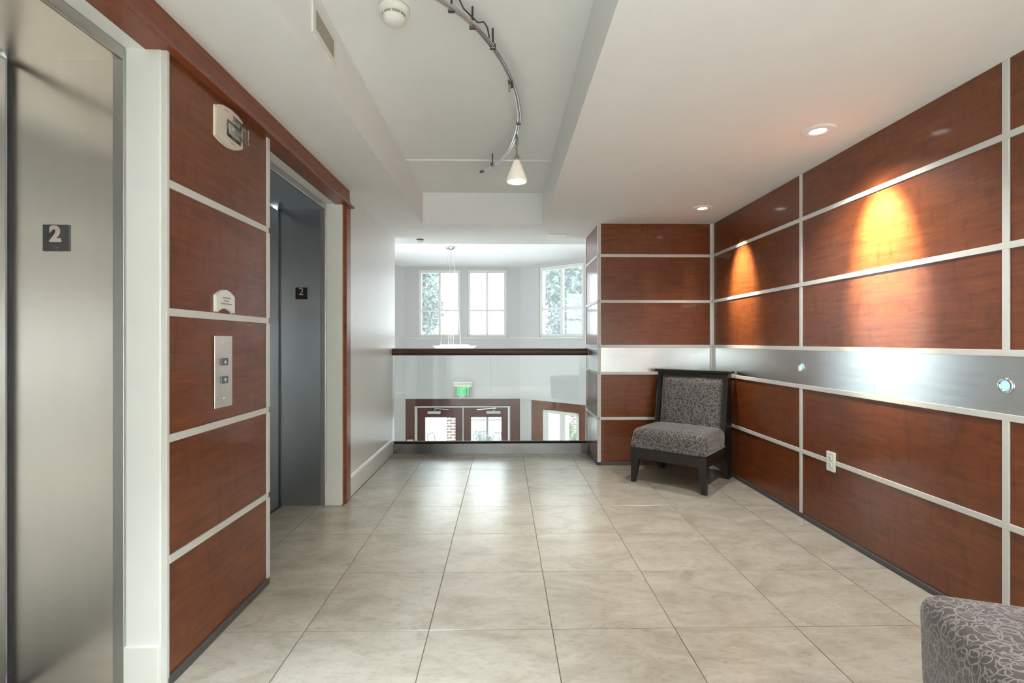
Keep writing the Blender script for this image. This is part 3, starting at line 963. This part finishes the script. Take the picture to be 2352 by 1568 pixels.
# double entrance door
FX, FY = -2.03, 10.2
dd = thing('door_3', 'pair of dark wood glazed entrance doors below the balcony', 'door', (FX + (DU0 + DU1) / 2, FY + WB, LZ), kind='structure')
mb = MB().box(FX + DU0, FX + DU0 + 0.05, FY + 0.06, FY + 0.16, LZ, DZ - 0.03).box(FX + DU1 - 0.04, FX + DU1, FY + 0.06, FY + 0.16, LZ, DZ - 0.03).box(FX + DU0, FX + DU1, FY + 0.06, FY + 0.16, DZ - 0.03, DZ)
obj('door_frame', mb, 'strip', dd, bevel=0.003)
gx = [(-1.624, -0.993), (-0.670, -0.043)]
lx_ = [(-1.782, -0.842), (-0.832, 0.101)]
for k in range(2):
    (a, b), (ga, gb) = lx_[k], gx[k]
    y0, y1, zt, gz = FY + 0.09, FY + 0.135, DZ - 0.034, -0.397
    lf = obj('door_leaf', MB().box(a, ga, y0, y1, LZ + 0.01, zt).box(gb, b, y0, y1, LZ + 0.01, zt).box(ga, gb, y0, y1, gz, zt).box(ga, gb, y0, y1, LZ + 0.01, LZ + 0.28), 'wood_door', dd)
    obj('pane', MB().box(ga, gb, y0 + 0.018, y0 + 0.026, LZ + 0.28, gz), 'window_glass', lf)
    cx0, cx1 = ((-1.565, -1.30), (-0.35, -0.055))[k]
    obj('door_closer', MB().box(cx0, cx1, y0 - 0.06, y0, -0.315, -0.265), 'strip', lf, bevel=0.006)
    p0_, p1_, p2_ = (((-1.42, -0.26), (-1.40, -0.20), (-1.13, -0.235)), ((-0.21, -0.26), (-0.15, -0.195), (-0.55, -0.235)))[k]
    obj('closer_arm', MB().tube([(p0_[0], y0 - 0.05, p0_[1]), (p1_[0], y0 - 0.07, p1_[1]), (p2_[0], y0 - 0.03, p2_[1])], 0.011, 8), 'chrome', lf)
obj('astragal', MB().box(-0.846, -0.828, FY + 0.08, FY + 0.09, LZ, DZ - 0.034), 'chrome', dd)

# garden sidelight
p = Facet(*FAC['right_bay'])
a, b, z0, z1 = 0.545, 1.40, LZ + 0.35, -0.18
w0, w1 = 0.06, 0.2
p.fb(a, a + 0.09, w0, w1, z0, z1).fb(b - 0.05, b, w0, w1, z0, z1).fb(a, b, w0, w1, z1 - 0.06, z1).fb(a, b, w0, w1, z0, z0 + 0.06)
wd = obj('window_20', p, 'white_trim', bevel=0.004, label='white framed garden sidelight below the slanting wall', cat='window', kind='structure')
p = Facet(*FAC['right_bay'])
p.fb(0.955, 1.04, 0.07, 0.19, z0, z1)
obj('mullion', p, 'white_trim', wd)
for q0, q1 in ((a + 0.09, 0.955), (1.04, b - 0.05)):
    p = Facet(*FAC['right_bay'])
    p.fb(q0, q1, 0.12, 0.128, z0 + 0.06, z1 - 0.06)
    obj('pane', p, 'window_glass', wd)

# exit sign
t = thing('exit_sign', 'green lit EXIT sign on the bulkhead over the entrance doors', 'exit sign', (-0.826, FY, 0.2))
obj('housing', MB().box(-1.02, -0.634, FY - 0.10, FY - 0.01, 0.315, 0.354).box(-1.01, -0.640, FY - 0.09, FY - 0.01, 0.258, 0.305).box(-1.0, -0.66, FY - 0.06, FY - 0.01, 0.30, 0.32), 'plastic_white', t, bevel=0.004)
obj('clear_panel', MB().box(-1.02, -0.640, FY - 0.056, FY - 0.048, 0.035, 0.258), 'clear_plastic', t)
me = text_mesh('lettering', 'EXIT', 0.235, 0.004, 'exit_green', 0.006, 0.0, 0.88, 0.60)
o = link('lettering', me)
o.parent = t
o.location = (0.008, -0.062, -0.043)
# wall plate near the doors
t = thing('switch_plate', 'small white switch plate on wood beside the entrance doors', 'switch', (-1.925, FY + WB, -0.92))
obj('cover_plate', MB().box(-2.0, -1.868, FY + WB - 0.012, FY + WB, -0.93, -0.855), 'plastic_white', t, bevel=0.003)
obj('rocker', MB().box(-1.955, -1.915, FY + WB - 0.018, FY + WB - 0.01, -0.91, -0.88), 'grille', t, bevel=0.002)

# pendant lamp in the hall
px, py = -0.86, 8.13
t = thing('pendant_lamp', 'white glowing dish pendant hung on thin wires from hall ceiling', 'lamp', (px, py, 1.07))
obj('canopy', MB().lathe([(0.094, 0), (0.090, -0.012), (0.055, -0.036), (0.03, -0.05), (0, -0.054)], (px, py, AZ), 32), 'chrome', t, smooth=True)
obj('stem', MB().tube([(px, py, AZ - 0.05), (px, py, 1.12)], 0.0035, 6), 'chrome', t)
for a in (20, 110, 200, 290):
    c_, s_ = math.cos(R(a)), math.sin(R(a))
    obj('wire', MB().tube([(px + 0.04 * c_, py + 0.04 * s_, AZ - 0.03), (px + 0.17 * c_, py + 0.17 * s_, 1.125)], 0.0022, 6), 'chrome', t)
obj('hub', MB().lathe([(0.0, 1.16), (0.012, 1.15), (0.02, 1.12), (0.05, 1.115), (0.05, 1.10), (0, 1.10)], (px, py, 0), 20), 'chrome', t, smooth=True)
obj('upper_dish', MB().lathe([(0.235, 1.128), (0.24, 1.122), (0.22, 1.108), (0.12, 1.095), (0, 1.092)], (px + 0.06, py, 0), 40), 'pendant_glass', t, smooth=True)
obj('dish', MB().lathe([(0.345, 1.106), (0.35, 1.099), (0.31, 1.075), (0.2, 1.05), (0, 1.04)], (px + 0.06, py, 0), 48), 'pendant_glass', t, smooth=True)

# fill lamps added to the hall ceiling, out of sight above the balcony edge
for k, (x, y) in enumerate([(-2.4, 6.5), (-0.8, 6.7), (0.8, 6.5), (-1.6, 7.3), (0.0, 7.3)]):
    t = thing('hall_fill_lamp', 'added unseen fill lamp in the hall ceiling over the entrance', 'downlight', (x, y, AZ), group='added fill lamps of the entrance hall')
    obj('trim_ring', MB().lathe([(0.11, 0.0), (0.11, -0.004), (0.10, -0.009), (0.085, -0.006), (0.085, -0.001)], (x, y, AZ), 28), 'white_trim', t, smooth=True)
    obj('lamp_face', MB().lathe([(0.083, -0.0045), (0, -0.006)], (x, y, AZ), 24), 'lens_white', t)
    light('hall_fill_beam', 'SPOT', (x, y, AZ - 0.03), 310, (0.90, 0.96, 1.0), t, 0.06, spot=R(60), blend=0.6, target=(x, y + 0.25, LZ))

# ------------------------------------------------------------------ corner chair
def rbox(x0, x1, y0, y1, z0, z1, r, seg=4):
    mb = MB().box(x0, x1, y0, y1, z0, z1)
    return mb
def slipper_chair(loc, rz, lab):
    t = thing('slipper_chair', lab, 'chair', loc, rz)
    K = dict(local=True)
    # front legs, tapering inwards
    for s in (-1, 1):
        def lg(zz, wdt, dep):
            xo = s * 0.312
            xi = s * (0.312 - wdt)
            return [(xo, -0.308, zz), (xi, -0.308, zz), (xi, -0.308 + dep, zz), (xo, -0.308 + dep, zz)]
        vs = lg(0.0, 0.036, 0.036) + lg(0.205, 0.066, 0.060)
        obj('leg', MB().add(vs, [(0, 1, 2, 3), (4, 5, 6, 7), (0, 1, 5, 4), (1, 2, 6, 5), (2, 3, 7, 6), (3, 0, 4, 7)]), 'black_wood', t, bevel=0.003, **K)
        prof = [(0.27, 0.0), (0.345, 0.0), (0.35, 0.30), (0.345, 0.905), (0.262, 0.905), (0.175, 0.44), (0.15, 0.30), (0.15, 0.205), (0.20, 0.19)]
        a, b = (0.272, 0.312) if s > 0 else (-0.312, -0.272)
        obj('rear_post', MB().prism(prof, 'x', a, b), 'black_wood', t, bevel=0.003, **K)
        a, b = (0.285, 0.3115) if s > 0 else (-0.3115, -0.285)
        obj('side_rail', MB().box(a, b, -0.28, 0.16, 0.205, 0.285), 'black_wood', t, bevel=0.002, **K)
    obj('front_rail', MB().box(-0.312, 0.312, -0.309, -0.275, 0.203, 0.287), 'black_wood', t, bevel=0.003, **K)
    obj('top_rail', MB().box(-0.335, 0.335, 0.235, 0.352, 0.905, 0.925), 'black_wood', t, bevel=0.003, **K)
    obj('back_rail', MB().prism([(0.248, 0.868), (0.254, 0.905), (0.32, 0.905), (0.32, 0.868)], 'x', -0.272, 0.272), 'black_wood', t, bevel=0.002, **K)
    obj('back_board', MB().box(-0.272, 0.272, 0.320, 0.340, 0.25, 0.905), 'black_wood', t, **K)
    # upholstered back, raked and softly domed
    n = 14
    vs, fs = [], []
    for j in range(n + 1):
        for i in range(n + 1):
            u, v = i / n, j / n
            x = -0.268 + 0.536 * u
            z = 0.36 + 0.506 * v
            yb = 0.185 + (0.268 - 0.185) * v
            e = min(u, 1 - u, v, 1 - v)
            dome = 0.042 * (1 - (1 - min(1, e / 0.10)) ** 2) + 0.010 * (1 - (2 * u - 1) ** 2)
            vs.append((x, yb - dome, z))
    for j in range(n):
        for i in range(n):
            fs.append((j * (n + 1) + i, j * (n + 1) + i + 1, (j + 1) * (n + 1) + i + 1, (j + 1) * (n + 1) + i))
    m0 = len(vs)
    vs += [(-0.268, 0.295, 0.36), (0.268, 0.295, 0.36), (0.268, 0.295, 0.866), (-0.268, 0.295, 0.866)]
    fs += [(m0, m0 + 1, m0 + 2, m0 + 3)]
    row = lambda j: [j * (n + 1) + i for i in range(n + 1)]
    colm = lambda i: [j * (n + 1) + i for j in range(n + 1)]
    fs += [row(0)[::-1] + [m0, m0 + 1], row(n) + [m0 + 2, m0 + 3], colm(0) + [m0 + 3, m0], colm(n)[::-1] + [m0 + 1, m0 + 2]]
    box_uv(obj('back_cushion', MB().add(vs, fs), 'fabric', t, smooth=True, **K).data)
    # thick seat cushion
    bm = bmesh.new()
    bmesh.ops.create_cube(bm, size=1.0)
    bmesh.ops.scale(bm, vec=(0.622, 0.50, 0.165), verts=bm.verts)
    bmesh.ops.bevel(bm, geom=bm.edges[:], offset=0.055, segments=5, profile=0.5, affect='EDGES')
    bmesh.ops.subdivide_edges(bm, edges=[e for e in bm.edges if e.calc_length() > 0.2], cuts=8, use_grid_fill=True)
    for v in bm.verts:
        x, y, z = v.co
        if z < 0:
            k = min(1, -z / 0.08)
            x *= 1 + 0.0 * k
            v.co.x = x + (0.03 * k * (1 if x > 0 else -1) if abs(x) > 0.24 and abs(x) < 0.305 else 0)
            v.co.y = y + (0.03 * k * (1 if y > 0 else -1) if abs(y) > 0.19 and abs(y) < 0.245 else 0)
            v.co.z = max(z, -0.0825)
        else:
            v.co.z = z + 0.022 * (1 - (x / 0.311) ** 2) * (1 - (y / 0.25) ** 2)
    bmesh.ops.translate(bm, vec=(0, -0.058, 0.368), verts=bm.verts)
    for v in bm.verts:
        v.co.x = max(-0.312, min(0.312, v.co.x))
        v.co.y = max(-0.310, min(0.195, v.co.y))
    bmesh.ops.recalc_face_normals(bm, faces=bm.faces[:])
    me = bpy.data.meshes.new('seat_cushion')
    bm.to_mesh(me)
    bm.free()
    for p in me.polygons:
        p.use_smooth = True
    me.materials.append(M['fabric'])
    box_uv(me)
    link('seat_cushion', me, t, local=True)
    return t
slipper_chair((1.515, 4.185, 0), R(-40.6), 'low armless chair with black frame in the panelled corner')

# loop-patterned stool beside the wall
t = thing('upholstered_stool', 'block stool covered in grey loop-patterned fabric beside right wall', 'stool', (1.30, 0.955, 0), R(-22))
bm = bmesh.new()
bmesh.ops.create_cube(bm, size=1.0)
bmesh.ops.scale(bm, vec=(0.60, 0.60, 0.44), verts=bm.verts)
bmesh.ops.bevel(bm, geom=bm.edges[:], offset=0.05, segments=6, profile=0.5, affect='EDGES')
bmesh.ops.subdivide_edges(bm, edges=[e for e in bm.edges if e.calc_length() > 0.2], cuts=8, use_grid_fill=True)
for v in bm.verts:
    x, y, z = v.co
    k = 1 - 0.05 * (0.22 - z) / 0.44
    bul = 1 + 0.012 * math.cos(math.pi * z / 0.5)
    v.co = (x * k * bul, y * k * bul, z + (0.012 * (1 - (x / 0.3) ** 2) * (1 - (y / 0.3) ** 2) if z > 0.1 else 0))
bmesh.ops.translate(bm, vec=(0, 0, 0.285), verts=bm.verts)
me = bpy.data.meshes.new('upholstery')
bm.to_mesh(me)
bm.free()
for p in me.polygons:
    p.use_smooth = True
me.materials.append(M['fabric'])
box_uv(me)
link('upholstery', me, t, local=True)
for sx_ in (-1, 1):
    for sy_ in (-1, 1):
        obj('foot', MB().lathe([(0.018, 0), (0.026, 0.075)], (sx_ * 0.22, sy_ * 0.22, 0), 14), 'black_wood', t, local=True)

# ------------------------------------------------------------------ outdoors
obj('floor_terrace', MB().box(-30, 30, 10.4, 60, LZ - 0.2, LZ - 0.02), 'paving', label='pale paved terrace outside the entrance', cat='ground', kind='structure')
rnd = random.Random(5)
def leaves(center, rad, n, size, clumps=14):
    mb = MB()
    cl = []
    for k in range(clumps):
        while True:
            p = Vector((rnd.uniform(-1, 1), rnd.uniform(-1, 1), rnd.uniform(-1, 1)))
            if p.length < 1:
                break
        cl.append((Vector((p.x * rad[0], p.y * rad[1], p.z * rad[2])) * 0.75, rnd.uniform(0.3, 0.55)))
    for k in range(n):
        c_, s_ = rnd.choice(cl)
        d = Vector((rnd.gauss(0, 1), rnd.gauss(0, 1), rnd.gauss(0, 1))).normalized() * (rnd.random() ** 0.45)
        p = Vector(center) + c_ + Vector((d.x * rad[0], d.y * rad[1], d.z * rad[2])) * s_
        u = Vector((rnd.gauss(0, 1), rnd.gauss(0, 1), rnd.gauss(0, 1))).normalized()
        w = u.cross(Vector((rnd.gauss(0, 1), rnd.gauss(0, 1), rnd.gauss(0, 1)))).normalized()
        L = size * rnd.uniform(0.7, 1.3)
        W = L * 0.42
        mb.add([p - u * L, p + w * W, p + u * L, p - w * W], [(0, 1, 2, 3)])
    return mb
def tree(loc, crown, rad, n, size, mat, lab, lean=0.0):
    t = thing('tree', lab, 'tree', (loc[0], loc[1], LZ))
    obj('trunk', MB().tube([(loc[0], loc[1], LZ - 0.02), (loc[0] + 0.1, loc[1], 0.0), (crown[0], crown[1], crown[2])], [0.16, 0.12, 0.05], 10), 'bark', t, smooth=True)
    for k in range(5):
        a = k * 1.3
        obj('branch', MB().tube([(loc[0] + 0.1, loc[1], 0.3), (crown[0] + rad[0] * 0.6 * math.cos(a), crown[1] + rad[1] * 0.5 * math.sin(a), crown[2] + rad[2] * 0.3)], [0.05, 0.015], 6), 'bark', t)
    me = leaves(crown, rad, n, size).mesh('foliage', mat=mat, recalc=False)
    link('foliage', me, t)['kind'] = 'stuff'
tree((-3.9, 17.0), (-3.72, 17.0, 2.7), (1.55, 1.5, 2.5), 8000, 0.10, 'leaf', 'leafy tree behind the foliage-filled hall window')
tree((2.5, 16.2), (2.35, 16.2, 2.4), (1.75, 1.4, 2.4), 12000, 0.10, 'leaf', 'green tree behind the slanting wall window')
def shrub(loc, rad, n, size, mat, lab, name='shrub'):
    t = thing(name, lab, 'shrub', (loc[0], loc[1], LZ))
    obj('stems', MB().tube([(loc[0], loc[1], LZ - 0.02), (loc[0], loc[1], loc[2])], [0.03, 0.01], 6), 'bark', t)
    me = leaves(loc, rad, n, size, 10).mesh('foliage', mat=mat, recalc=False)
    link('foliage', me, t)['kind'] = 'stuff'
shrub((1.17, 13.6, -1.45), (0.16, 0.16, 0.85), 1400, 0.055, 'leaf', 'slim upright evergreen seen through the garden sidelight')
shrub((1.86, 13.2, -1.5), (0.32, 0.3, 0.62), 1800, 0.05, 'leaf_bright', 'bright green bush seen through the garden sidelight')
shrub((-0.52, 13.2, -1.65), (0.32, 0.3, 0.42), 1600, 0.05, 'leaf_pale', 'pale rounded bush between the terrace chairs')
# brick pillars and porch column
for (x0, x1, y, lab) in ((-1.47, -1.20, 12.8, 'brick pillar outside the left entrance door'), (1.98, 2.5, 14.4, 'brick wall end seen through the garden sidelight')):
    t = thing('brick_pillar', lab, 'pillar', ((x0 + x1) / 2, y, LZ))
    obj('shaft', MB().box(x0, x1, y, y + 0.4, LZ - 0.02, 0.25), 'brick_far', t, bevel=0.004, seg=1)
    obj('cap', MB().box(x0 - 0.04, x1 + 0.04, y - 0.04, y + 0.44, 0.25, 0.35), 'paving', t, bevel=0.01)
t = thing('porch_column', 'square white porch column outside the garden sidelight', 'column', (1.36, 11.9, LZ))
obj('shaft', MB().box(1.16, 1.56, 11.7, 12.1, LZ + 0.1, 0.25), 'atrium_paint', t, bevel=0.01)
obj('base', MB().box(1.11, 1.61, 11.65, 12.15, LZ - 0.02, LZ + 0.1), 'atrium_paint', t, bevel=0.01)
obj('capital', MB().box(1.11, 1.61, 11.65, 12.15, 0.25, 0.35), 'atrium_paint', t, bevel=0.01)
t = thing('terrace_shade', 'added unseen slab shading the terrace outside the entrance', 'shade', (-0.3, 12.7, 0.35))  # unseen, added to keep open sky off the terrace objects
obj('shade_slab', MB().prism([(-4.2, 8.95), (-2.25, 10.75), (0.55, 10.75), (2.5, 9.0), (3.4, 9.0), (3.4, 15.2), (-4.2, 15.2)], 'z', 0.35, 0.5), 'atrium_paint', t)
# iron fence
t = thing('iron_fence', 'dark iron picket fence beyond the terrace', 'fence', (0.5, 15.6, LZ))
for z in (-1.30, -2.15):
    obj('fence_rail', MB().box(-1.1, 2.6, 15.59, 15.62, z - 0.012, z + 0.012), 'iron', t)
for k in range(31):
    x = -1.1 + k * 0.122
    obj('picket', MB().tube([(x, 15.605, LZ - 0.02), (x, 15.605, -1.10), (x, 15.605, -1.04)], [0.008, 0.008, 0.001], 6), 'iron', t)
obj('fence_post', MB().box(-0.54, -0.47, 15.57, 15.64, LZ - 0.02, -0.9), 'iron', t)
# terrace chairs
def patio_chair():
    t = thing('terrace_chair', 'iron terrace chair with slatted back seen through the doors', 'chair', (0, 0, 0), 0, 'iron chairs on the terrace')
    K = dict(local=True)
    for s in (-1, 1):
        obj('leg', MB().tube([(s * 0.23, -0.2, 0), (s * 0.22, -0.19, 0.43)], 0.011, 8), 'iron', t, **K)
        obj('leg', MB().tube([(s * 0.23, 0.25, 0), (s * 0.22, 0.2, 0.43)], 0.011, 8), 'iron', t, **K)
        obj('armrest', MB().tube([(s * 0.23, 0.22, 0.66), (s * 0.25, -0.05, 0.66), (s * 0.25, -0.18, 0.64), (s * 0.23, -0.19, 0.43)], 0.011, 8), 'iron', t, **K)
    obj('seat', MB().box(-0.23, 0.23, -0.21, 0.21, 0.425, 0.445), 'mesh_metal', t, bevel=0.006, **K)
    obj('back_frame', MB().tube([(-0.22, 0.2, 0.43), (-0.20, 0.28, 0.86), (-0.17, 0.29, 0.93), (0.17, 0.29, 0.93), (0.20, 0.28, 0.86), (0.22, 0.2, 0.43)], 0.013, 8), 'iron', t, **K)
    for k in range(4):
        x = -0.11 + k * 0.073
        obj('back_slat', MB().tube([(x * 1.05, 0.205, 0.44), (x, 0.29, 0.93)], 0.007, 6), 'iron', t, **K)
    return t
c0 = patio_chair()
c0.location = (-0.66, 14.1, LZ - 0.02)
c0['label'] = 'iron terrace chair with slatted back behind the pale bush'
copy_tree(c0, None, (-0.02, 13.9, LZ - 0.02), R(15))['label'] = 'iron terrace chair with slatted back beside the pale bush'
copy_tree(c0, None, (-1.80, 14.0, LZ - 0.02), R(70))['label'] = 'iron terrace chair turned sideways next to the brick pillar'
